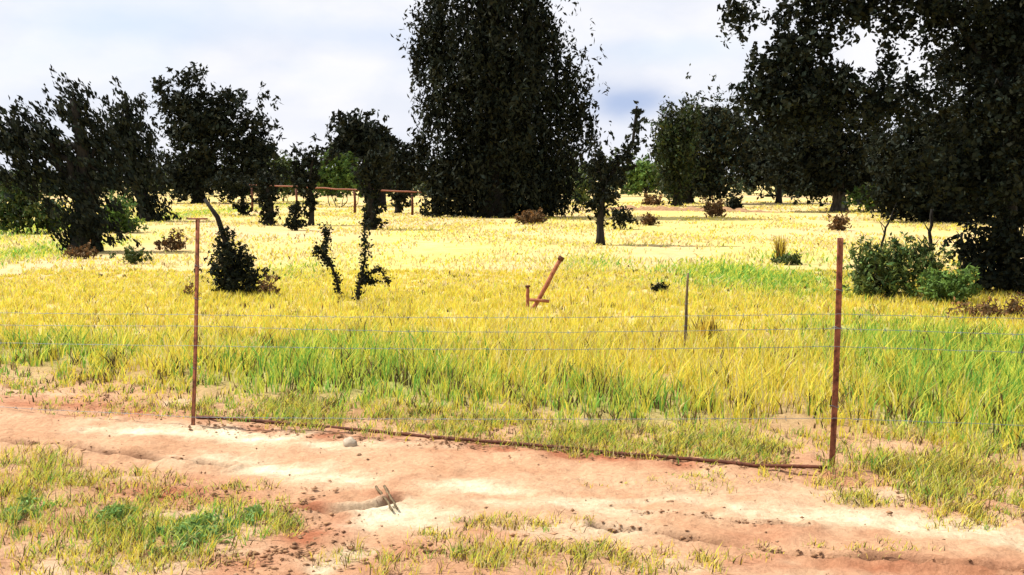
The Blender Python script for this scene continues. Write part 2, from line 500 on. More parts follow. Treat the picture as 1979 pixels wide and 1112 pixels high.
def leaf_mesh(P, size, down=0.35, aspect=0.45, axis=None):
    """one diamond leaf (or leaf spray) at each point"""
    n = len(P)
    a = unit(n)
    if axis is not None:
        a = a * 0.55 + np.asarray(axis) * np.where(rng.random((n, 1)) < .5, 1, 1)
    a[:, 2] -= down
    a /= np.linalg.norm(a, axis=1)[:, None]
    b = np.cross(a, unit(n)); b /= np.linalg.norm(b, axis=1)[:, None] + 1e-9
    nrm = np.cross(a, b)
    L = size * rng.uniform(0.55, 1.45, (n, 1))
    W = L * aspect
    V = np.stack([P - a * L * .5, P + b * W * .5 + nrm * W * .15, P + a * L * .5, P - b * W * .5 + nrm * W * .15], 1).reshape(-1, 3)
    Fq = np.arange(n * 4).reshape(-1, 4)
    return V, Fq


def lobes3d(lobes, Y, depth=1.0):
    out = []
    for lb in lobes:
        cx, cy, rx, ry = lb[:4]
        off = lb[4] if len(lb) > 4 else 0.0
        k = (Y + off) / F_PX
        out.append((at(cx, cy, Y + off), np.array((rx * k, depth * 0.5 * (rx + min(ry, rx)) * k, ry * k))))
    return out


def crown_points(lobes, n, clump, per, stretch=(1, 1, 1), gap=0.0, zmin=0.05, axis=None, fill=0.55, lump=7):
    """lobes hold boughs, boughs hold leaf clumps: the outline comes out ragged, with holes between the boughs"""
    vol = np.array([np.prod(r) ** (2 / 3) for _, r in lobes])
    cnt = np.maximum(2, (vol / vol.sum() * n / (per * lump)).astype(int))
    st = np.array(stretch, float)
    P = []
    for (c, r), m in zip(lobes, cnt):
        u = unit(m) * (rng.random((m, 1)) ** fill)
        rag = 1 + 0.2 * np.sin(u[:, :1] * 7 + c[0]) + 0.16 * np.sin(u[:, 2:] * 9 + u[:, :1] * 5 + c[2])
        q = c + u * r * rag
        if gap > 0:
            s = float(np.mean(r)) * 0.42
            g_ = wav(q[:, 0] + q[:, 1] * .6, q[:, 2] + q[:, 1] * .3, s, c[0])
            q = q[g_ > gap * 2 - 1]
        bough = clump * rng.uniform(.7, 1.9, (len(q), 1, 1))
        e = rng.normal(size=(len(q), lump, 3)) * st * bough
        if axis is not None:
            e = e + rng.normal(size=(len(q), lump, 1)) * np.asarray(axis) * bough * 2.4
        q = (q[:, None, :] + e).reshape(-1, 3)
        e = rng.normal(size=(len(q), per, 3)) * st * (clump * .42)
        if axis is not None:
            e = e + rng.normal(size=(len(q), per, 1)) * np.asarray(axis) * clump * .9
        P.append((q[:, None, :] + e).reshape(-1, 3))
    P = np.concatenate(P)
    return P[P[:, 2] > zmin]


def tint_of(n, per=1, lo=0.6, hi=1.5, warm=0.25):
    k = rng.uniform(lo, hi, (n // per + 1, 1)).repeat(per, 0)[:n]
    k = k * rng.uniform(.8, 1.2, (n, 1))
    w = rng.uniform(-warm, warm, (n, 1))
    return np.concatenate([k * (1 + w), k, k * (1 - w)], 1)


def crown(name, parent, lobes, n, size, mat, clump=0.25, per=8, stretch=(1, 1, 1), gap=0.0, down=0.35, aspect=.45, axis=None,
          tint=(0.6, 1.5), warm=.2, fill=.55, zmin=.05, extra=None, lump=7):
    P = crown_points(lobes, n, clump, per, stretch, gap, zmin, axis, fill, lump)
    if extra is not None:
        P = np.concatenate([P, extra])
    V, Fq = leaf_mesh(P, size, down, aspect, axis)
    t = tint_of(len(P), per, *tint, warm=warm).repeat(4, 0)
    o = mesh_obj(name, V, [Fq], mat, parent, t)
    o['kind'] = 'stuff'
    return o


def strands(starts, length, step, sway=0.04):
    """hanging leaf strands, like those of a pepper tree"""
    P = []
    for s in starts:
        L = length * random.uniform(.5, 1.3)
        k = max(3, int(L / step))
        z = np.arange(k) * step
        q = np.stack([s[0] + np.cumsum(rng.normal(0, sway, k)), s[1] + np.cumsum(rng.normal(0, sway, k)), s[2] - z], 1)
        P.append(q + rng.normal(0, step * .35, (k, 3)))
    return np.concatenate(P)


def bend(p0, p1, n=7, sag=0.0, wob=0.05):
    t = np.linspace(0, 1, n)[:, None]
    p = p0 * (1 - t) + p1 * t
    L = np.linalg.norm(p1 - p0)
    p = p + rng.normal(0, wob * L / n, p.shape) * np.sin(t * math.pi)
    p[:, 2] += (np.sin(t * math.pi) * sag * L)[:, 0]
    return p


def tree(name, base_px, label, lobes, n, size, trunk_px=None, rad=0.2, fork=0.5, cat='tree', mat='leaf_dark', group=None, Y=None, bark='bark',
         limbs=6, depth=1.0, strand=None, **kw):
    if Y is None:
        x, Y = ground(*base_px)
    b = at(base_px[0], base_px[1], Y); b[2] = float(height(b[0], Y))
    e = empty(name, b, label, cat, group)
    lb = lobes3d(lobes, Y, depth)
    big = sorted(lb, key=lambda q: -np.prod(q[1]))
    if trunk_px:
        path = np.array([b - (0, 0, .1)] + [at(px, py, Y) for px, py in trunk_px])
    else:
        top = big[0][0] + np.array((0, 0, big[0][1][2] * .4))
        path = np.array([b - (0, 0, .1), b + (top - b) * .35 + rng.normal(0, .03, 3), b + (top - b) * .7, top])
    # resample
    tq = np.linspace(0, 1, len(path)); t2 = np.linspace(0, 1, 12)
    pp = np.stack([np.interp(t2, tq, path[:, i]) for i in range(3)], 1)
    mb = MB(); rr = rad * (1 - 0.75 * t2); rr[0] *= 1.5; rr[1] *= 1.12
    mb.tube(pp, rr, 10, 0.12)
    mb.build('trunk', M[bark], e, True)
    for c, r in big[:limbs]:
        s = pp[random.randint(4, 8)]
        tip = c + np.array((random.uniform(-.3, .3), random.uniform(-.3, .3), random.uniform(0, .5))) * r
        m2 = MB()
        m2.tube(bend(s, tip, 8, 0.08, 0.25), np.linspace(rad * .4, rad * .08, 8), 7, .1)
        for _ in range(3):
            tw = c + unit(1)[0] * r * .85
            m2.tube(bend(tip * .6 + s * .4, tw, 6, 0.05, 0.3), np.linspace(rad * .16, rad * .03, 6), 5, .1)
        m2.build('branch', M[bark], e, True)
    extra = None
    if strand:
        cnt, ln, st = strand
        starts = []
        for _ in range(cnt):
            c, r = random.choice(big)
            u = unit(1)[0]; u[2] = -abs(u[2]) * .6
            starts.append(c + u * r * random.uniform(.7, 1.0))
        extra = strands(starts, ln, st)
        extra = extra[extra[:, 2] > .1]
    crown('crown', e, lb, n, size, M[mat], extra=extra, **kw)
    return e


# ------------------------------------------------------------------ trees
LEFT = 'dark trees on the left side of the field'
tree('tree', (165, 486), 'dark windswept tree at the far left with a broad black trunk and a pointed top', [
    (60, 240, 80, 42), (20, 275, 55, 50), (145, 215, 30, 50), (142, 190, 17, 34), (138, 172, 11, 20), (150, 200, 14, 30), (105, 310, 110, 62), (190, 290, 55, 65), (165, 360, 70, 60),
    (165, 420, 40, 60), (160, 400, 42, 45, -.4), (168, 440, 36, 40, -.4), (165, 470, 48, 22), (165, 475, 52, 18, -.5), (30, 350, 45, 30), (220, 350, 35, 40)],
    15000, 0.13, [(165, 430), (168, 370), (160, 280), (140, 190)], 0.30, axis=(0.55, 0, -0.45), clump=.10, per=9, gap=.40, group=LEFT, tint=(.5, 1.6), lump=5, depth=.45)
tree('tree', (285, 428), 'dark slender tree second from the left, its trunk leaning to the right at the foot', [
    (248, 240, 40, 40), (241, 188, 9, 16), (262, 200, 10, 10), (245, 290, 58, 55), (270, 345, 42, 45), (280, 400, 36, 30), (300, 415, 30, 18)],
    9000, 0.19, [(275, 390), (255, 350), (248, 290), (243, 180)], 0.22, clump=.17, per=8, gap=.40, group=LEFT, axis=(0.3, 0, -0.5), lump=5, depth=.45)
tree('tree', (385, 388), 'large dark rounded tree, third from the left, with a dense domed crown', [
    (400, 250, 95, 78), (350, 215, 55, 55), (440, 215, 55, 48), (470, 280, 65, 62), (500, 315, 50, 42), (370, 320, 75, 45), (430, 330, 90, 38),
    (370, 162, 34, 20), (375, 145, 10, 12), (425, 158, 14, 14), (318, 178, 30, 18), (300, 190, 16, 12), (500, 240, 24, 16), (370, 350, 90, 22), (450, 352, 90, 22), (320, 345, 45, 26), (510, 345, 40, 28)],
    22000, 0.36, [(383, 360), (392, 310), (400, 220)], 0.5, clump=.34, per=9, gap=.36, group=LEFT, Y=70, lump=6, depth=.6)
tree('tree', (735, 392), 'small far tree with a flat dark crown seen above green bushes', [
    (690, 275, 52, 34), (650, 292, 30, 16), (725, 285, 30, 34), (700, 255, 30, 18), (745, 320, 22, 40)],
    6000, 0.42, [(740, 350), (715, 300), (695, 260)], 0.3, clump=.3, per=8, gap=.1, Y=66, tint=(.6, 1.6))

MID = 'slim dark trees standing in a loose row across the middle'
tree('tree', (718, 444), 'slim dark tree with a thick straight trunk, tallest right one of the middle row', [
    (716, 340, 20, 34), (718, 395, 17, 45), (722, 432, 18, 16), (735, 310, 20, 22)], 3200, 0.17, [(716, 400), (715, 350), (722, 315)], 0.17, clump=.09,
    per=7, group=MID, strand=(20, .4, .1), limbs=2)
tree('tree', (600, 436), 'slim dark tree with a twisting stem and a lone twig spire on its left', [
    (603, 310, 18, 20), (598, 350, 17, 30), (602, 400, 12, 36), (574, 305, 8, 32), (578, 345, 22, 18), (640, 300, 16, 10)], 2600, 0.17,
    [(604, 400), (598, 350), (606, 300)], 0.11, clump=.08, per=7, group=MID, limbs=4, gap=.12)
tree('tree', (520, 436), 'short leaning dark tree whose stem crosses the rusty rail', [
    (512, 350, 26, 16), (516, 385, 17, 22), (524, 420, 17, 18)], 1900, 0.16, [(524, 400), (512, 350), (508, 340)], 0.14, clump=.08, per=7, group=MID,
    limbs=1, gap=.1)
tree('tree', (470, 418), 'short ragged dark tree in front of the domed tree, first of the middle row', [
    (450, 352, 50, 14), (466, 375, 25, 18), (470, 405, 20, 14)], 2000, 0.19, [(470, 390), (462, 350)], 0.14, clump=.1, per=7, group=MID, limbs=1, gap=.15)
tree('tree', (572, 446), 'knee-high dark scrubby tree, smallest of the middle row', [
    (570, 405, 12, 14), (572, 435, 16, 12)], 800, 0.13, [(570, 415), (568, 398)], 0.07, clump=.06, per=7, group=MID, limbs=1)
tree('tree', (770, 412), 'bushy dark tree close beside the left edge of the tallest tree', [
    (780, 302, 28, 24), (765, 335, 40, 25), (770, 380, 17, 35), (800, 340, 35, 35)], 4200, 0.22, [(768, 380), (770, 340), (780, 300)], 0.17, clump=.14,
    per=8, group=MID, limbs=3, gap=.1)

tree('tree', (955, 412), 'tallest tree, a massive dark drooping tree in the middle whose top leaves the picture', [
    (950, 60, 128, 110), (955, -90, 120, 110), (845, 45, 36, 45), (808, 85, 20, 30), (1040, 80, 55, 90), (880, 170, 70, 80), (985, 190, 115, 110),
    (1085, 190, 38, 50), (1120, 200, 20, 26), (1141, 222, 7, 26), (1105, 130, 12, 34), (930, 290, 95, 95), (1030, 310, 75, 95), (885, 360, 65, 60), (1000, 370, 105, 50),
    (1065, 360, 42, 55), (848, 320, 22, 60), (815, 255, 12, 40), (860, 405, 50, 24), (950, 395, 95, 20), (1045, 395, 50, 16), (1095, 300, 18, 26)],
    62000, 0.25, [(950, 330), (958, 200), (955, 40), (960, -120)], 0.6, clump=.26, per=9, stretch=(1, 1, 2.4), down=.9, gap=.10, Y=44, depth=.8,
    strand=(650, 1.6, .14), limbs=8, aspect=.4, tint=(.5, 1.4))

tree('tree', (1160, 474), 'thin young dark tree right of the tallest tree with a crooked spire of twigs', [
    (1172, 345, 40, 40), (1150, 320, 14, 35), (1200, 320, 20, 30), (1218, 285, 14, 28), (1230, 250, 9, 30), (1231, 215, 7, 22), (1165, 385, 30, 25),
    (1160, 425, 10, 25)], 3600, 0.13, [(1160, 430), (1165, 380), (1185, 330), (1222, 285), (1231, 205)], 0.10, clump=.06, per=7, limbs=4, gap=.1)
tree('tree', (1330, 393), 'broad dark tree behind the young tree with a sunlit left side', [
    (1375, 245, 60, 48), (1340, 265, 60, 55), (1410, 270, 40, 60), (1300, 290, 38, 55), (1380, 320, 75, 45), (1400, 230, 25, 30), (1310, 350, 25, 40),
    (1370, 360, 50, 22)], 16000, 0.3, [(1325, 350), (1345, 290), (1360, 240)], 0.4, clump=.28, per=8, gap=.12, Y=68, strand=(120, 1.6, .25),
    tint=(.6, 3.2), warm=.35, limbs=4)
tree('tree', (1308, 396), 'slim olive weeping tree added as the sunlit left side of the broad dark tree', [  # added olive foliage, stands in for sunlight on the broad tree
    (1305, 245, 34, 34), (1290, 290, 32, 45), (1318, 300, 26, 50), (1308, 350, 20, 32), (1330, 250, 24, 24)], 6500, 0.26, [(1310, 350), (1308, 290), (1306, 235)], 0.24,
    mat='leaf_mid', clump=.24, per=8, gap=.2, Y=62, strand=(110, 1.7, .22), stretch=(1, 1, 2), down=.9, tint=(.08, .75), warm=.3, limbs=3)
tree('tree', (1248, 378), 'small light green far tree in the gap beside the broad dark tree', [
    (1245, 330, 36, 26), (1228, 345, 22, 20), (1270, 345, 24, 20)], 3200, 0.42, None, 0.16, mat='leaf_green', clump=.3, per=7, Y=98, tint=(.6, 1.3), limbs=2)

RIGHT = 'dark trees on the right side of the field'
tree('tree', (1505, 390), 'far dark tree with a thin bare trunk, on the left of the right-hand group', [
    (1500, 260, 60, 70), (1480, 320, 60, 42), (1540, 320, 70, 45), (1455, 300, 30, 60)], 9000, 0.38, [(1506, 360), (1503, 300), (1500, 240)], 0.22,
    clump=.3, per=8, gap=.12, Y=70, group=RIGHT, limbs=3)
tree('tree', (1622, 404), 'dark tree with a stout grey trunk showing under its low crown, right-hand group', [
    (1600, 255, 95, 80), (1540, 300, 80, 65), (1660, 310, 90, 65), (1600, 345, 110, 26), (1560, 190, 70, 60)], 22000, 0.27, [(1622, 370), (1618, 300), (1605, 200)],
    0.42, clump=.26, per=8, gap=.1, Y=52, group=RIGHT, bark='bark_pale', limbs=4)
tree('tree', (1835, 428), 'huge dense black tree on the right with its crown hanging almost to the grass', [
    (1800, 270, 140, 100), (1900, 270, 160, 130), (1760, 330, 90, 75), (1850, 370, 140, 50), (1960, 360, 120, 65), (1970, 90, 130, 130), (1720, 380, 50, 22),
    (1800, 400, 100, 28), (1900, 400, 110, 30), (1990, 405, 60, 26), (1840, 418, 120, 12), (1950, 418, 60, 12)], 40000, 0.22, None, 0.5, clump=.2, per=9, gap=.02, Y=38, group=RIGHT, limbs=6, strand=(160, .8, .14))

# near tree at the right edge: its big leaves hang across the sky
tree('tree', (1955, 566), 'nearest tree, leafy and dark, rooted at the right edge with boughs reaching over the sky', [
    (1950, 60, 120, 95), (1820, 20, 120, 45), (1860, 110, 75, 35, .6), (1650, 15, 130, 40), (1560, 60, 60, 70), (1520, 110, 60, 45), (1480, 150, 40, 36), (1590, 150, 75, 40),
    (1665, 168, 55, 20), (1425, 15, 30, 26), (1445, 175, 26, 14), (1720, 200, 110, 34), (1560, 215, 90, 45), (1500, 205, 50, 40), (1720, 90, 14, 40),
    (2050, 200, 160, 170), (1930, 330, 80, 80, -.5), (1850, 330, 80, 60, -.3), (1930, 200, 90, 90, -.6), (1940, 440, 55, 60, -.35), (1945, 490, 50, 60, -.35), (1905, 525, 36, 44, -.3), (1965, 545, 55, 34, -.4), (1880, 470, 26, 40), (1960, -60, 200, 80), (1700, -60, 180, 50)],
    60000, 0.08, [(1950, 470), (1945, 350), (1960, 150), (1950, -50)], 0.17, clump=.085, per=9, gap=.30, group=RIGHT, limbs=6, aspect=.62, lump=6,
    strand=(800, .4, .05), bark='bark', depth=1.0, tint=(.5, 1.6), fill=.6)

# far line of bush that closes the field
P = []
for k in range(900):
    x = random.uniform(-150, 150); yb = random.uniform(98, 130)
    h = random.uniform(2.2, 4.8) * (1 + .35 * math.sin(x * .13) + .2 * math.sin(x * .31))
    m = 60
    q = unit(m) * (rng.random((m, 1)) ** .5) * np.array((2.0, 1.4, h * .55)) + (x, yb, h * .45)
    P.append(q)
P = np.concatenate(P); P = P[P[:, 2] > 0]
V, Fq = leaf_mesh(P, 0.62, .2, .6)
t = tint_of(len(P), 60, .12, .75).repeat(4, 0)
o = mesh_obj('treeline', V, [Fq], M['leaf_mid'], None, t)
tag(o, 'low far line of olive bush closing off the field below the sky', 'treeline', kind='stuff')


# ------------------------------------------------------------------ saplings and shrubs in the grass
def sapling(name, stems, label, cat, n, size, spread, mat='leaf_dark', group=None, rad=.02, tint=(.6, 1.6)):
    """stems: pixel paths starting at the ground; the leaves cling to the stems"""
    x, Y = ground(*stems[0][0])
    e = empty(name, (x, Y, float(height(x, Y))), label, cat, group)
    P = []
    for i, st in enumerate(stems):
        p = np.array([at(px, py, Y + .04 * i) for px, py in st])
        q = np.linspace(0, 1, 10)
        pp = np.stack([np.interp(q, np.linspace(0, 1, len(p)), p[:, k]) for k in range(3)], 1)
        pp[0, 2] = min(pp[0, 2], 0.0) if i == 0 else pp[0, 2]
        mb = MB(); mb.tube(pp, np.linspace(rad, rad * .4, 10) * (1 if i == 0 else .6), 6, .15)
        mb.build('stem', M['bark'], e, True)
        m = int(n * (1 if i == 0 else .5))
        t_ = rng.random(m) ** .8
        c_ = np.stack([np.interp(t_, q, pp[:, k]) for k in range(3)], 1)
        mod = .5 + .5 * np.sin(t_ * 21 + i * 2) ** 2
        P.append(c_ + rng.normal(size=(m, 3)) * spread * mod[:, None])
    P = np.concatenate(P); P = P[P[:, 2] > .03]
    V, Fq = leaf_mesh(P, size, .3, .55)
    mesh_obj('foliage', V, [Fq], M[mat], e, tint_of(len(P), 1, *tint).repeat(4, 0))['kind'] = 'stuff'
    return e


sapling('sapling', [[(656, 580), (653, 545), (640, 515), (625, 485), (632, 462), (628, 438)], [(640, 515), (618, 488), (612, 480)]],
        'thin dark sapling with a snaking stem, left of the pair in the grass', 'sapling', 520, .048, .042, group='pair of dark saplings in the grass')
sapling('sapling', [[(690, 588), (694, 555), (702, 520), (706, 490), (704, 445)], [(698, 550), (715, 528), (732, 520), (752, 545)], [(700, 540), (722, 545)]],
        'dark sapling with an arching side twig, right of the pair in the grass', 'sapling', 430, .048, .040, group='pair of dark saplings in the grass')


def shrub(name, base_px, label, lobes, n, size, mat, cat='shrub', group=None, clump=.05, per=6, stems=5, Y=None, depth=1., stem_mat='bark', **kw):
    if Y is None:
        x, Y = ground(*base_px)
    b = at(base_px[0], base_px[1], Y); b[2] = float(height(b[0], Y))
    e = empty(name, b, label, cat, group)
    lb = lobes3d(lobes, Y, depth)
    for k in range(stems):
        c, r = lb[k % len(lb)]
        tip = c + unit(1)[0] * r * .8
        if tip[2] < b[2] + .08: tip[2] = b[2] + .2
        mb = MB(); s = b + np.array(((c[0] - b[0]) * .6 + random.uniform(-.05, .05), random.uniform(-.05, .05), -.03))
        L = np.linalg.norm(tip - s)
        mb.tube(bend(s, tip, 6, 0, .3), np.linspace(.018, .006, 6) * (L / .8) ** .5, 5, .1)
        mb.build('stem', M[stem_mat], e, True)
    crown('foliage', e, lb, n, size, M[mat], clump=clump, per=per, zmin=.02, **kw)
    return e


e = shrub('shrub', (455, 572), 'dense dark shrub beside the left fence post with a bare stem leaning up and left', [
    (440, 485, 32, 34), (432, 522, 34, 38), (462, 528, 42, 40), (450, 550, 55, 22), (436, 452, 18, 14), (488, 540, 26, 26), (470, 500, 22, 22)],
    7600, .052, 'leaf_dark', clump=.035, per=7, stems=8, tint=(.6, 1.7), gap=.1)
Ysh = e.location.y
mb = MB(); mb.tube(np.array([at(450, 560, Ysh), at(440, 480, Ysh), at(420, 420, Ysh), at(395, 385, Ysh)]), [.045, .042, .036, .02], 7, .12)
mb.build('stem', M['bark'], e, True)
shrub('shrub', (515, 578), 'small brownish scrub on the right flank of the dense dark shrub', [(515, 545, 18, 18), (525, 565, 14, 14)], 420, .05, 'leaf_brown', clump=.035,
      tint=(.4, 1.2), stems=6)
shrub('shrub', (352, 580), 'dry red-brown weed standing left against the left fence post', [(368, 556, 12, 14), (362, 570, 10, 12)], 260, .035, 'leaf_brown', clump=.02, tint=(.7, 1.6),
      stems=5)

FS = 'low bushes scattered over the dry field'
for px, py, rx, ry, mat, lab in [
    (325, 486, 30, 17, 'leaf_brown', 'low brown bush in the open grass right of the far left tree'),
    (252, 510, 34, 18, 'leaf_mid', 'low olive bush on the grass in front of the second tree from the left'),
    (150, 500, 38, 12, 'leaf_brown', 'flat brown bush at the foot of the far left tree'),
    (1378, 420, 20, 18, 'leaf_brown', 'round reddish-brown bush in front of the broad dark tree'),
    (1250, 436, 12, 8, 'leaf_brown', 'tiny brown bush halfway between the young tree and the round reddish bush'),
    (1260, 398, 13, 8, 'leaf_brown', 'small far brown bush below the light green tree'),
    (1015, 434, 13, 10, 'leaf_brown', 'tiny brown bush in front of the tallest tree, left of two'),
    (1034, 432, 10, 8, 'leaf_brown', 'tiny brown bush in front of the tallest tree, right of two'),
    (1198, 444, 22, 30, 'leaf_dark', 'dark stumpy bush right behind the thin young tree'),
    (1276, 566, 9, 6, 'leaf_dark', 'single small dark tuft alone in the yellow grass left of the thin stake'),
    (1520, 512, 26, 8, 'leaf_mid', 'low dark green tuft at the foot of the tall yellow grass plume'),
    (1418, 408, 10, 14, 'leaf_dark', 'small upright dark bush right of the round reddish-brown bush'),
    (1620, 446, 10, 14, 'leaf_brown', 'small brown weed poking up just above the right fence post'),
]:
    Yb = ground(px, py)[1]
    shrub('bush', (px, py), lab, [(px, py - ry, rx, ry), (px + rx * .5, py - ry * .7, rx * .6, ry * .7)], 900, max(.05, .0035 * Yb), mat, 'bush', FS,
          clump=.0022 * Yb, per=6, stems=3, tint=(.35, 1.1) if mat == 'leaf_brown' else (.6, 1.5))

shrub('bush', (60, 452), 'wide olive thicket at the left edge behind the far left tree', [(20, 415, 40, 32), (70, 415, 45, 34), (110, 425, 30, 28), (30, 380, 40, 40)], 5500, .15, 'leaf_mid',
      'bush', clump=.12, per=7, tint=(.3, 1.5), warm=.35)
shrub('bush', (225, 450), 'bright green bush between the two leftmost trunks', [(225, 410, 28, 34), (210, 435, 25, 18), (250, 435, 25, 16)], 2600, .14, 'leaf_green', 'bush',
      clump=.1, per=7, tint=(.45, 1.2))
shrub('bush', (660, 385), 'green bush below the small flat-crowned tree behind the rail', [(660, 325, 45, 24), (620, 335, 25, 20), (700, 345, 30, 20), (645, 350, 60, 18)], 4200, .3, 'leaf_green',
      'bush', Y=64, clump=.22, per=7, tint=(.35, 1.2))
shrub('bush', (548, 380), 'olive bush filling the gap right of the domed tree', [(545, 320, 22, 30), (560, 345, 40, 18)], 1900, .3, 'leaf_mid', 'bush', Y=74, clump=.22, per=7, tint=(.6, 1.8))
shrub('bush', (1690, 404), 'sunlit green bush right of the stout grey trunk', [(1690, 378, 40, 22), (1660, 385, 25, 15)], 2000, .2, 'leaf_green', 'bush', Y=50, clump=.15, per=7, tint=(.3, 1.1))
shrub('bush', (1130, 400), 'olive bush between the tallest tree and the thin young tree', [(1128, 360, 20, 30), (1118, 385, 18, 18)], 1200, .22, 'leaf_mid', 'bush', Y=54, clump=.16, per=7,
      tint=(.6, 1.9))
shrub('shrub', (1720, 580), 'large leafy green shrub right of the right fence post', [(1700, 510, 50, 40), (1690, 545, 48, 36), (1740, 530, 50, 45), (1720, 490, 40, 24), (1665, 520, 25, 40),
      (1790, 510, 45, 40), (1770, 490, 30, 20)], 7000, .085, 'leaf_mid', clump=.055, per=7, stems=12, tint=(.3, 2.6), warm=.3, gap=.28, down=-.45, aspect=.28, lump=5)
shrub('shrub', (1840, 592), 'low blue-green shrub between the large leafy shrub and the nearest tree', [(1830, 560, 50, 30), (1860, 550, 40, 30), (1815, 545, 30, 25)], 3200, .075, 'leaf_green',
      clump=.045, per=7, stems=8, tint=(.4, 1.7), warm=.1, gap=.22, down=-.4, aspect=.3, lump=5)
shrub('shrub', (1940, 622), 'tangle of dry brown brush on the ground below the nearest tree', [(1900, 600, 60, 14), (1960, 600, 60, 22), (1920, 615, 60, 10)], 1800, .05, 'leaf_brown', clump=.04,
      per=6, stems=12, tint=(.4, 1.3), stem_mat='dry_wood')

# bare stems standing in and behind the big shrub
for st, r_, lab in [
    ([(1802, 560), (1800, 500), (1797, 450), (1802, 405)], .035, 'thin bare dark trunk rising out of the large leafy shrub towards the black tree'),
    ([(1690, 560), (1702, 480), (1712, 440), (1725, 415)], .022, 'short bent bare stem rising from the left part of the large leafy shrub'),
    ([(1868, 560), (1862, 500), (1858, 450)], .03, 'stubby bare stem beside the foot of the nearest tree'),
]:
    x, Y_ = ground(*st[0]); Y_ += .6
    p = np.array([at(*q, Y_) for q in st]); p[0, 2] = -.02
    q = np.linspace(0, 1, 10)
    pp = np.stack([np.interp(q, np.linspace(0, 1, len(p)), p[:, k]) for k in range(3)], 1) + rng.normal(0, .006, (10, 3))
    mb = MB(); mb.tube(pp, np.linspace(r_, r_ * .6, 10), 7, .15)
    for _ in range(3):
        s_ = pp[random.randint(4, 8)]
        mb.tube(bend(s_, s_ + np.array((random.uniform(-.2, .2), random.uniform(-.1, .1), random.uniform(.05, .25))), 5), np.linspace(r_ * .4, r_ * .15, 5), 5)
    tag(mb.build('dead_stem', M['bark'], None, True), lab, 'stem', 'bare stems beside the leafy shrub')


# ------------------------------------------------------------------ grass
PAL = {
    'straw': np.array((0.74, 0.635, 0.085)), 'gold': np.array((0.70, 0.52, 0.085)), 'pale': np.array((0.62, 0.54, 0.235)), 'cream': np.array((0.60, 0.50, 0.26)),
    'lime': np.array((0.53, 0.58, 0.085)), 'green': np.array((0.19, 0.40, 0.065)), 'brown': np.array((0.14, 0.09, 0.04)), 'dark': np.array((0.055, 0.05, 0.02)),  # dark: shade between the stems, painted into the blade colour
}


def blades(name, X, Y, H, W, colr, label, lean=0.35, segs=2, wind=(0.25, 0.05)):
    n = len(X)
    z = height(X, Y)
    az = rng.random(n) * 2 * math.pi
    ln = H * lean * rng.uniform(.2, 1.3, n)
    dx = np.cos(az) * ln + wind[0] * H * .5; dy = np.sin(az) * ln + wind[1] * H
    fa = rng.random(n) * math.pi
    wx, wy = np.cos(fa) * W / 2, np.sin(fa) * W / 2
    b = np.stack([X, Y, z - .01], 1)
    w = np.stack([wx, wy, np.zeros(n)], 1)
    mid = b + np.stack([dx * .3, dy * .3, H * .55], 1)
    top = b + np.stack([dx, dy, H * .96], 1)
    V = np.stack([b - w, b + w, mid + w * .85, mid - w * .85, top], 1).reshape(-1, 3)
    i = np.arange(n)[:, None] * 5
    Q = i + np.array([[0, 1, 2, 3]]); T = i + np.array([[3, 2, 4]])
    o = mesh_obj(name, V, [Q, T], M['grass'], None, colr.repeat(5, 0))
    return tag(o, label, 'grass', kind='stuff')


def mixcol(n, keys, p, jit=.18):
    c = np.stack([PAL[k] for k in keys])[rng.choice(len(keys), n, p=np.array(p) / sum(p))]
    return c * rng.uniform(1 - jit, 1 + jit, (n, 1))


def tufted(n, x0, x1, y0, y1, per, rad, power=1.0):
    m = n // per
    cx = rng.uniform(x0, x1, m)
    cy = y0 + (y1 - y0) * rng.random(m) ** power
    X = (cx[:, None] + rng.normal(0, rad, (m, per))).ravel(); Y = (cy[:, None] + rng.normal(0, rad, (m, per))).ravel()
    return X, Y, np.repeat(np.arange(m), per)


# tall grass just behind the fence
X, Y, tid = tufted(360000, -8.5, 8.5, 4.8, 17.5, 15, .038, 1.3)
d = Y - edge_y(X)
sparse = smooth(-.45, .45, d)
bare = 0.8 * np.exp(-(((X - ground(1470, 840)[0]) / .8) ** 2 + ((Y - ground(1470, 840)[1]) / .45) ** 2))
keep = (rng.random(len(X)) < np.clip(sparse ** .8 * (1 - bare) * (0.78 + .5 * wav(X, Y, .42, 8.)), 0, 1)) & (np.abs(X) < .62 * Y + .7)
nt = int(tid.max()) + 1
keep &= rng.random(nt)[tid] < .30 + .55 * sparse
X, Y, tid, d = X[keep], Y[keep], tid[keep], d[keep]
g = green(X, Y)
tH = rng.uniform(.5, 1.35, nt)[tid]
H = (0.055 + 0.165 * smooth(.05, 1.5, d) - .10 * smooth(8.0, 11.0, Y) - .05 * smooth(12, 16, Y)) * tH * rng.uniform(.6, 1.2, len(X))
W = rng.uniform(.005, .012, len(X)) * (1 + .07 * (Y - 6))
ca = mixcol(len(X), ['straw', 'gold', 'pale', 'lime', 'brown'], [7, 1.4, 2.4, 1.5, .2])
cb = mixcol(len(X), ['lime', 'green', 'straw', 'brown'], [3.4, 3.0, .8, .5])
c_shade = mixcol(len(X), ['dark', 'brown', 'lime'], [2.2, 2, .8])  # dark tufts paint the shade low in the grass
low = 1 - smooth(.5, 2.2, d)
tp = rng.random(nt)[tid]; td = rng.random(nt)[tid]
pick = (.65 * tp + .35 * rng.random(len(X)) < np.clip(g * 1.0 + low * .22, 0, .9))[:, None]
C_ = np.where(pick, cb, ca)
C_ = np.where((td < .04 + .22 * low + .06 * g)[:, None], c_shade, C_)
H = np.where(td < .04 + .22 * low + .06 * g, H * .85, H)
blades('tall_grass', X, Y, H, W, C_, 'tall yellow and green grass growing behind the fence', lean=.55, wind=(.08, .0))

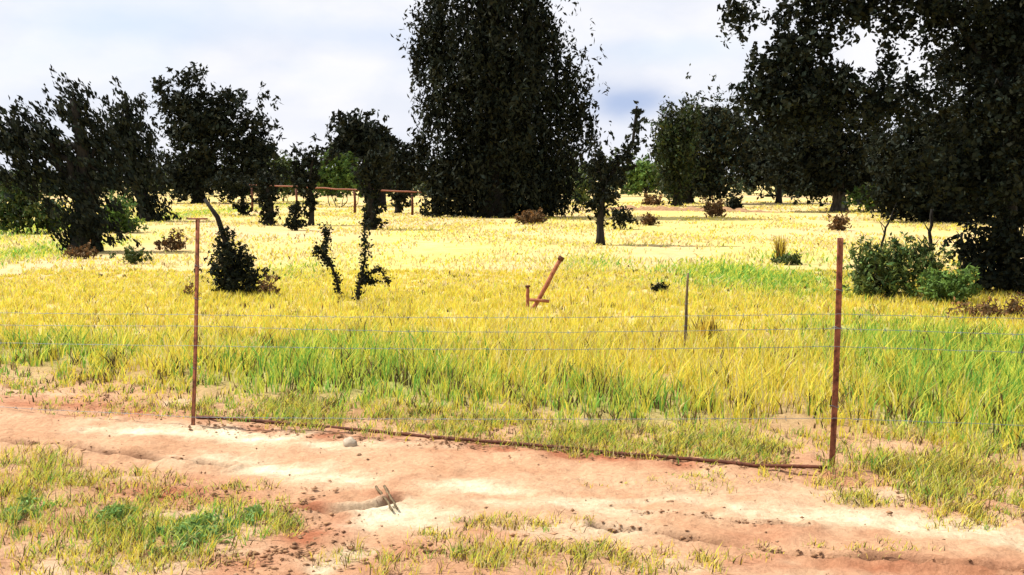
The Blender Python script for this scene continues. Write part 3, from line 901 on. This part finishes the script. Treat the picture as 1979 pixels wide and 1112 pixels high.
# grass of the open field, short, thinning with distance
X, Y, tid = tufted(230000, -1, 1, 14.5, 75, 10, .10, 1.7)
X = X * (.56 * Y + 1.0)
g = green(X, Y)
patch = wav(X, Y * .5, 2.2, 4.4)
keep = rng.random(len(X)) < .22 + .45 * patch + .3 * vnoise(X, Y * .5, 4, 3, 21) + .3 * g
X, Y, tid, g = X[keep], Y[keep], tid[keep], g[keep]
H = (rng.uniform(.03, .10, len(X)) + .05 * g) * (1 + .006 * Y)
W = .0012 * Y * rng.uniform(.7, 1.5, len(X)) + .004
ca = mixcol(len(X), ['straw', 'cream', 'pale', 'lime', 'brown'], [3.2, 2.2, 4.5, 1.0, .14])
cb = mixcol(len(X), ['lime', 'green', 'straw'], [4, 3, 1])
blades('field_grass', X, Y, H, W, np.where((rng.random(len(X)) < g)[:, None], cb, ca), 'short dry yellow grass covering the open field', lean=.9)

# short grass between the wheel tracks and on the near verge
NEAR = [  # centre, half size (pixels), tufts, height, green share
    (120, 1010, 150, 70, 330, .07, .3), (300, 965, 170, 26, 110, .055, .2), (330, 1030, 170, 45, 320, .075, .45), (60, 920, 90, 40, 260, .08, .25), (520, 1010, 60, 30, 160, .05, .3),
    (200, 1090, 260, 25, 230, .055, .1), (900, 1080, 270, 28, 250, .055, .1), (1150, 1085, 260, 28, 200, .05, .1), (1000, 1010, 140, 14, 90, .04, .1), (830, 1045, 60, 16, 70, .04, .1),
    (1350, 850, 180, 40, 330, .06, .3), (1500, 870, 150, 24, 240, .05, .15), (1750, 930, 160, 40, 420, .07, .2), (1900, 960, 120, 40, 360, .08, .2), (1800, 890, 150, 35, 420, .1, .3),
    (1400, 925, 110, 10, 30, .04, .1), (230, 790, 170, 16, 170, .05, .1), (620, 805, 220, 14, 260, .07, .3), (980, 840, 200, 14, 260, .07, .35), (1350, 870, 260, 10, 200, .05, .2),
    (1480, 880, 150, 16, 260, .05, .15), (1250, 860, 200, 22, 380, .06, .3), (820, 826, 260, 14, 560, .06, .35), (480, 795, 160, 13, 380, .06, .35), (1120, 850, 200, 14, 420, .06, .35), (660, 800, 200, 12, 320, .08, .4), (1720, 955, 130, 22, 300, .05, .1),
    (1890, 1000, 90, 20, 160, .05, .1), (1330, 935, 200, 12, 60, .035, .1), (200, 930, 160, 16, 120, .05, .2), (150, 755, 200, 14, 190, .06, .2),
    (1600, 1060, 200, 20, 60, .035, .1), (430, 955, 120, 18, 90, .05, .2),
]
XX, YY, HH, CC = [], [], [], []
for cx, cy, rx, ry, m, h, gs in NEAR:
    u = unit(m)[:, :2] * rng.random((m, 1)) ** .35
    px, py = cx + u[:, 0] * rx * 1.15, cy + u[:, 1] * ry * 1.3
    gp = np.array([ground(a, b) for a, b in zip(px, py)])
    gp = gp[vnoise(gp[:, 0], gp[:, 1], .22, 3, 11) > rng.uniform(-.5, .25, len(gp))]
    m = int(len(gp) * .95); gp = gp[:m]; k = 10
    XX.append((gp[:, 0:1] + rng.normal(0, .022, (m, k))).ravel()); YY.append((gp[:, 1:2] + rng.normal(0, .022, (m, k))).ravel())
    HH.append((h * rng.uniform(.5, 1.4, (m, 1)) * rng.uniform(.6, 1.2, (m, k))).ravel())
    h *= 1.15
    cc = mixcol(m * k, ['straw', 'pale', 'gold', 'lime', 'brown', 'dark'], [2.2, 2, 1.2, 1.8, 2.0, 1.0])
    cg = mixcol(m * k, ['lime', 'green', 'brown'], [2, 2, .8])
    CC.append(np.where((rng.random((m, 1)) < gs).repeat(k, 0), cg, cc))
X, Y, H, CC = map(np.concatenate, (XX, YY, HH, CC))
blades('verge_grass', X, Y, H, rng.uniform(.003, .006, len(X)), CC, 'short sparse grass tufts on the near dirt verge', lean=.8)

# green weeds bottom left
WG = 'green weeds on the near verge'
for cx, cy, rx, ry, n, lab in [
    (365, 1035, 85, 36, 1500, 'biggest bright green weed patch on the near verge at the lower left'),
    (225, 1003, 45, 20, 480, 'small green weed clump just left of the biggest weed patch'),
    (55, 992, 40, 20, 420, 'small dark green weed clump at the left picture edge by the track'),
    (500, 1000, 36, 18, 240, 'thin yellow-green weed tuft right of the biggest weed patch'),
]:
    x, Y_ = ground(cx, cy)
    rX = rx * Y_ / F_PX; rY = abs(ground(cx, cy - ry)[1] - ground(cx, cy + ry)[1]) / 2
    e = empty('weed', (x, Y_, float(height(x, Y_))), lab, 'weed', WG)
    u = unit(n)[:, :2] * rng.random((n, 1)) ** .6
    P = np.stack([x + u[:, 0] * rX * 1.15, Y_ + u[:, 1] * rY * 1.2, np.zeros(n)], 1)
    P = P[vnoise(P[:, 0], P[:, 1], .09, 3, 3) > -.12]; u = np.stack([(P[:, 0] - x) / rX, (P[:, 1] - Y_) / rY], 1) / 1.2; n = len(P)
    P[:, 2] = height(P[:, 0], P[:, 1]) + rng.uniform(.01, .055, n) * (1.15 - np.hypot(u[:, 0], u[:, 1])) * (1 + .8 * vnoise(P[:, 0], P[:, 1], .08))
    V, Fq = leaf_mesh(P, .042, -.45, .3)
    mesh_obj('foliage', V, [Fq], M['weed'], e, tint_of(n, 1, .6, 1.6).repeat(4, 0))['kind'] = 'stuff'

# tall grass plumes that stand alone in the field
for px, py, h, lab in [(1508, 508, .55, 'tall yellow grass plume alone in the field beside the green turf'),
                       (1365, 672, .32, 'brown seeding grass clump right of the thin stake')]:
    x, Y_ = ground(px, py)
    e = empty('grass_clump', (x, Y_, float(height(x, Y_))), lab, 'grass clump')
    n = 130
    a = rng.random(n) * 6.283; l_ = rng.uniform(.0, .45, n) * h
    b = np.stack([x + rng.normal(0, .05, n), Y_ + rng.normal(0, .05, n), np.zeros(n)], 1)
    hh = h * rng.uniform(.6, 1.1, n)
    w = np.stack([np.cos(a + 1.5) * .006, np.sin(a + 1.5) * .006, np.zeros(n)], 1)
    m_ = b + np.stack([np.cos(a) * l_ * .3, np.sin(a) * l_ * .3, hh * .6], 1); t_ = b + np.stack([np.cos(a) * l_, np.sin(a) * l_, hh], 1)
    V = np.stack([b - w, b + w, m_ + w * 1.3, m_ - w * 1.3, t_], 1).reshape(-1, 3); i = np.arange(n)[:, None] * 5
    mesh_obj('blades', V, [i + np.array([[0, 1, 2, 3]]), i + np.array([[3, 2, 4]])], M['grass'], e,
             mixcol(n, ['gold', 'brown', 'straw'], [2, 2, 1]).repeat(5, 0))['kind'] = 'stuff'


# ------------------------------------------------------------------ the fence
def steel_post(name, foot, top, label, r, plate, turn=0.0):
    e = empty(name, foot, label, 'fence post', 'rusty steel posts of the wire fence')
    n = 14
    t = np.linspace(0, 1, n)[:, None]
    d = top - foot
    p = foot - d * .08 + (d * 1.08) * t
    p[:, 0] += .006 * np.sin(t[:, 0] * 3.0)
    mb = MB()
    ax = d / np.linalg.norm(d)
    # angle-iron: two flanges along the whole height
    w = r * 2
    ct, sn = math.cos(turn), math.sin(turn)
    prof = np.array([(-w / 2, 0), (-w / 2, -.005), (w / 2 - .005, -.005), (w / 2 - .005, -w), (w / 2, -w), (w / 2, 0)])
    V = (p[:, None, :] + prof[None, :, :1] * np.array((ct, sn, 0)) + prof[None, :, 1:] * np.array((-sn, ct, 0))).reshape(-1, 3)
    i = np.arange(n - 1)[:, None] * 6; j = np.arange(6)[None, :]; k = (j + 1) % 6
    mb.add(V, np.stack([i + j, i + k, i + 6 + k, i + 6 + j], -1).reshape(-1, 4))
    mb.f.setdefault(6, []).append(np.array([np.arange(6)[::-1], (n - 1) * 6 + np.arange(6)]))
    mb.build('post', M['rust'], e)
    if plate:
        m2 = MB(); m2.box(top + np.array((.0, .0, .006)), (.12, .035, .010))
        m2.build('cap_plate', M['rust'], e)
    # ties that hold the strands
    for hgt in (.28, .62, .78):
        q = foot + d * hgt
        th = np.linspace(0, 2 * math.pi, 13)
        ring = np.stack([q[0] + .012 + (r + .012) * np.cos(th), q[1] + (r + .012) * np.sin(th), q[2] + .006 * np.sin(th * 2)], 1)
        m3 = MB(); m3.tube(ring, .002, 5, 0, False)
        m3.build('wire_tie', M['wire'], e)
    return e


steel_post('fence_post', LP, L_TOP, 'rusty steel fence post on the left with a small flat plate on its top', .0125, True)
steel_post('fence_post', RP, R_TOP, 'rusty dark steel fence post on the right beside the leafy shrub', .0118, False, R(40))

# thin rusty pipe on the ground from foot to foot
pt = [(380, 809), (520, 818), (640, 829), (760, 840), (880, 852), (1000, 862), (1180, 880), (1330, 892), (1460, 905), (1598, 915)]
p = np.array([(*ground(a, b), 0.) for a, b in pt])
q = np.linspace(0, 1, 46)
pp = np.stack([np.interp(q, np.linspace(0, 1, len(p)), p[:, k]) for k in range(3)], 1)
pp[:, 2] = np.convolve(np.pad(height(pp[:, 0], pp[:, 1]), 4, 'edge'), np.ones(9) / 9, 'valid') + .016 + rng.normal(0, .001, 46)
pp[:, 1] += rng.normal(0, .0015, 46)
mb = MB(); mb.tube(pp, .0105, 8, .1)
tag(mb.build('ground_pipe', M['rust_dark'], None, True), 'thin dark rusty pipe lying on the dirt between the feet of the two fence posts', 'pipe')


def strand_wire(pts, label, barbs=True, r=.0014, sag=.02):
    mb = MB()
    for (a, b) in zip(pts[:-1], pts[1:]):
        a, b = np.array(a, float), np.array(b, float)
        L = np.linalg.norm(b - a); n = max(8, int(L / .12))
        t = np.linspace(0, 1, n)[:, None]
        p = a * (1 - t) + b * t
        p[:, 2] -= (sag * np.sin(t * math.pi))[:, 0] - rng.normal(0, .0012, n)
        p[:, 2] = np.maximum(p[:, 2], height(p[:, 0], p[:, 1]) + .004)
        mb.tube(p, r, 5, 0, False)
        if barbs:
            for k in range(1, n - 1):
                if random.random() < .8:
                    for _ in range(2):
                        u = unit(1)[0] * .014
                        mb.tube(np.array([p[k] - u, p[k] + u]), .0012, 4, 0, False)
    tag(mb.build('barbed_wire', M['wire'], None), label, 'wire', 'strands of the wire fence')


dirf = (RP - LP) / np.linalg.norm(RP - LP)
def on_line(s): return LP + dirf * s
SPAN = np.linalg.norm(RP - LP)
def strand_at(hl, hr, hl2, hr2):
    """heights at the left post, at the right post, and at the next posts out of the picture on both sides"""
    z = np.array((0, 0, 1.))
    lean_l, lean_r = (L_TOP - LP) / L_TOP[2], (R_TOP - RP) / R_TOP[2]
    f = np.array((0, -.03, 0))
    return [on_line(-4.) + z * hl2 + f, LP + lean_l * hl + f, RP + lean_r * hr + f, on_line(SPAN + 4.) + z * hr2 + f]
strand_wire(strand_at(.735, .88, .68, .97), 'uppermost grey barbed wire strand running across the yellow grass')
strand_wire(strand_at(.66, .80, .60, .90), 'second grey barbed wire strand, close below the uppermost one', sag=.03)
strand_wire(strand_at(.53, .70, .46, .80), 'third grey barbed wire strand, over the lower grass', sag=.02)
strand_wire(strand_at(.055, .30, .02, .42), 'lowest grey barbed wire strand, touching the dirt track on the left', sag=.01)

# ------------------------------------------------------------------ stakes in the grass
def post_between(name, foot_px, top_px, r, mat, label, cat, sides=8, Y=None, tipr=.8, parts=None):
    x, Yg = ground(*foot_px)
    Y_ = Yg if Y is None else Y
    a = at(*foot_px, Y_); b = at(*top_px, Y_)
    a[2] = min(a[2], -.05)
    e = None
    p = bend(a, b, 8, 0, .04)
    mb = MB(); mb.tube(p, np.linspace(r, r * tipr, 8), sides, .1)
    return mb, a, b

mb, a, b = post_between('', (1022, 606), (1084, 500), .030, 'rust', '', '')
e = empty('leaning_post', (a[0], a[1], 0.), 'rusty angled post leaning to the right over the yellow grass in the middle', 'post')
mb.build('shaft', M['rust_red'], e, True)
m2 = MB(); m2.box(b, (.07, .05, .05), np.array([(.86, 0, .5), (0, 1, 0), (-.5, 0, .86)])); m2.build('end_cap', M['rust_dark'], e)
m3 = MB(); q = a + (b - a) * .28; m3.tube(np.array([q + (-.10, -.03, .02), q + (.14, -.03, .0)]), .02, 6); m3.build('cross_piece', M['rust_red'], e)
mb, a, b = post_between('', (1019, 602), (1020, 555), .026, 'rust', '', '')
e2 = empty('short_post', (a[0] , a[1], 0.), 'short upright rusty stump of a post beside the foot of the leaning post', 'post')
mb.build('shaft', M['rust_red'], e2, True)
m2 = MB(); m2.box(b + (0, 0, .01), (.06, .06, .02)); m2.build('top_plate', M['rust_dark'], e2)

a = np.array((*ground(1323, 684), 0.)); Yk = a[1]; b = at(1330, 528, Yk)
mb = MB(); mb.tube(bend(a - (0, 0, .05), b, 10, 0, .05), np.linspace(.020, .009, 10), 7, .15)
e = empty('stake', a, 'thin dark wooden stake standing in the grass left of the right fence post', 'stake')
mb.build('shaft', M['dry_wood'], e, True)
for hz in (.35, .62):
    q = a + (b - a) * hz; th = np.linspace(0, 2 * math.pi, 11)
    m2 = MB(); m2.tube(np.stack([q[0] + .022 * np.cos(th), q[1] + .022 * np.sin(th), q[2] + 0 * th], 1), .002, 5, 0, False); m2.build('wire_tie', M['wire'], e)

# ------------------------------------------------------------------ rusty rail far behind, on posts
A = at(480, 358, 52); B = at(815, 372, 46)
e = empty('rail_fence', (A[0], A[1], 0.), 'long rusty rail on low posts crossing behind the middle row of slim trees', 'fence')
pp = np.linspace(A, B, 16); pp[:, 2] += rng.normal(0, .012, 16)
mb = MB(); mb.tube(pp, .036, 8, .1); mb.build('rail', M['rust'], e, True)
for k in (.02, .3, .64, .95):
    q = A * (1 - k) + B * k
    mb = MB(); mb.tube(np.array([(q[0], q[1], -.1), (q[0] + .02, q[1], q[2] * .5), (q[0], q[1], q[2] - .08)]), [.065, .06, .055], 7, .1)
    mb.build('post', M['rust_dark'], e, True)

# low bank of bare earth across the right middle
a0, b0 = ground(1120, 404), ground(1520, 410)
n = 60; t = np.linspace(0, 1, n)
bx = a0[0] + (b0[0] - a0[0]) * t; by = a0[1] + (b0[1] - a0[1]) * t
prof = np.linspace(-1, 1, 9)
V = []
for i in range(n):
    hgt = (.16 + .10 * abs(math.sin(i * .7)) + random.uniform(-.03, .05)) * min(1, 4 * t[i], 4 * (1 - t[i]))
    for s in prof:
        V.append((bx[i] + random.uniform(-.05, .05), by[i] + s * 1.0, (hgt + random.uniform(-.02, .02)) * (1 - s * s) - .06))
mesh_obj_ = mesh_obj('earth_bank', V, [grid_faces(n, 9)], M['earth'], None, None, True)
tag(mesh_obj_, 'low bank of bare brown earth crossing the far field', 'bank', kind='structure')


# ------------------------------------------------------------------ stones, sticks
def stone(px, py, w, h, label, mat='stone'):
    x, Y_ = ground(px, py)
    import bmesh
    bm = bmesh.new(); bmesh.ops.create_icosphere(bm, subdivisions=3, radius=1)
    sd_ = random.random() * 50
    for v in bm.verts:
        k = 1 + .28 * mnoise.noise(v.co * 1.3 + Vector((sd_, 0, 0))) + .08 * mnoise.noise(v.co * 4 + Vector((0, sd_, 0)))
        v.co = Vector((v.co.x * w * k, v.co.y * w * .8 * k, v.co.z * h * k))
    me = bpy.data.meshes.new('stone'); bm.to_mesh(me); bm.free()
    me.materials.append(M[mat])
    for f in me.polygons: f.use_smooth = True
    o = bpy.data.objects.new('stone', me); COL.objects.link(o)
    o.location = (x, Y_, float(height(x, Y_)) + h * .45); o.rotation_euler = (0, 0, random.uniform(0, 6))
    return tag(o, label, 'stone')


stone(676, 858, .050, .038, 'pale rounded stone on the track just below the rusty pipe')
stone(694, 880, .016, .010, 'tiny brown stone on the track near the pale rounded stone', 'pebble')
stone(1297, 967, .022, .012, 'small dark stone at the end of the pale wheel track', 'pebble')
for off, lab in ((0, 'left one of two parallel dry sticks lying on the track'), (16, 'right one of two parallel dry sticks lying on the track')):
    a_, b_ = ground(727 + off, 946 - off * .1), ground(758 + off * .6, 988 - off * .2)
    p = bend(np.array((*a_, 0.)), np.array((*b_, 0.)), 8, 0, .08)
    p[:, 2] = np.linspace(float(height(*a_)), float(height(*b_)), 8) + .02
    mb = MB(); mb.tube(p, np.linspace(.0075, .0055, 8), 6, .1)
    tag(mb.build('stick', M['dry_wood'], None, True), lab, 'stick', 'two dry sticks on the track')

# pebbles and crumbs of earth on the track
n = 3200
X = rng.uniform(-4.5, 4.5, n); Y = 2.6 + 5.2 * rng.random(n) ** 1.2
k = Y < edge_y(X) + .3
X, Y = X[k], Y[k]; n = len(X)
s = .003 + .010 * rng.random(n) ** 5
oc = np.array([(1, 0, 0), (-1, 0, 0), (0, 1, 0), (0, -1, 0), (0, 0, .7), (0, 0, -.5)])
V = (oc[None] * s[:, None, None] * rng.uniform(.6, 1.4, (n, 6, 1)))
V = V + np.stack([X, Y, height(X, Y) + s * .3 + .004], 1)[:, None, :]
fc = np.array([(0, 2, 4), (2, 1, 4), (1, 3, 4), (3, 0, 4), (2, 0, 5), (1, 2, 5), (3, 1, 5), (0, 3, 5)])
Fq = (np.arange(n)[:, None, None] * 6 + fc[None]).reshape(-1, 3)
tag(mesh_obj('pebbles', V.reshape(-1, 3), [Fq], M['pebble'], None), 'pebbles and crumbs of earth strewn over the dirt track', 'pebbles', kind='stuff')

# broken clods of red earth along the wheel ruts, the pipe and the edge of the grass
P = []
for pts, w, dp in RUTS:
    pts = np.array(pts); seg = np.linalg.norm(np.diff(pts, axis=0), axis=1); cum = np.concatenate(([0], np.cumsum(seg)))
    m = int(cum[-1] * 150)
    q = rng.random(m) * cum[-1]
    P.append(np.stack([np.interp(q, cum, pts[:, 0]), np.interp(q, cum, pts[:, 1])], 1) + rng.normal(0, .022, (m, 2)))
q = rng.random(900)
P.append(np.stack([LP[0] + (RP[0] - LP[0]) * q, LP[1] + (RP[1] - LP[1]) * q], 1) + rng.normal(0, .09, (900, 2)))
q = rng.uniform(-4.5, 4.5, 1300)
P.append(np.stack([q, edge_y(q) + rng.normal(0, .16, 1300)], 1))
for cx, cy, rx, ry, m in [(300, 960, 250, 40, 420), (600, 1010, 100, 60, 380), (500, 1080, 150, 40, 300), (950, 1060, 300, 40, 350), (1750, 960, 160, 30, 200)]:
    P.append(np.array([ground(cx + a * rx, cy + b * ry) for a, b in rng.normal(0, .5, (m, 2))]))
P = np.concatenate(P); P = P[vnoise(P[:, 0], P[:, 1], .3, 3, 12) > rng.uniform(-.6, .2, len(P))]
n = len(P)
s = .004 + .012 * rng.random(n) ** 3
V = oc[None] * s[:, None, None] * rng.uniform(.5, 1.5, (n, 6, 1)) * np.array((1.2, 1.0, .75)) + rng.normal(0, .15, (n, 6, 3)) * s[:, None, None]
V = V + np.stack([P[:, 0], P[:, 1], height(P[:, 0], P[:, 1]) + s * .25 + .006], 1)[:, None, :]
Fq = (np.arange(n)[:, None, None] * 6 + fc[None]).reshape(-1, 3)
tag(mesh_obj('earth_clods', V.reshape(-1, 3), [Fq], M['clod'], None), 'broken clods of red earth along the wheel ruts and the grass edge', 'clods', kind='stuff')
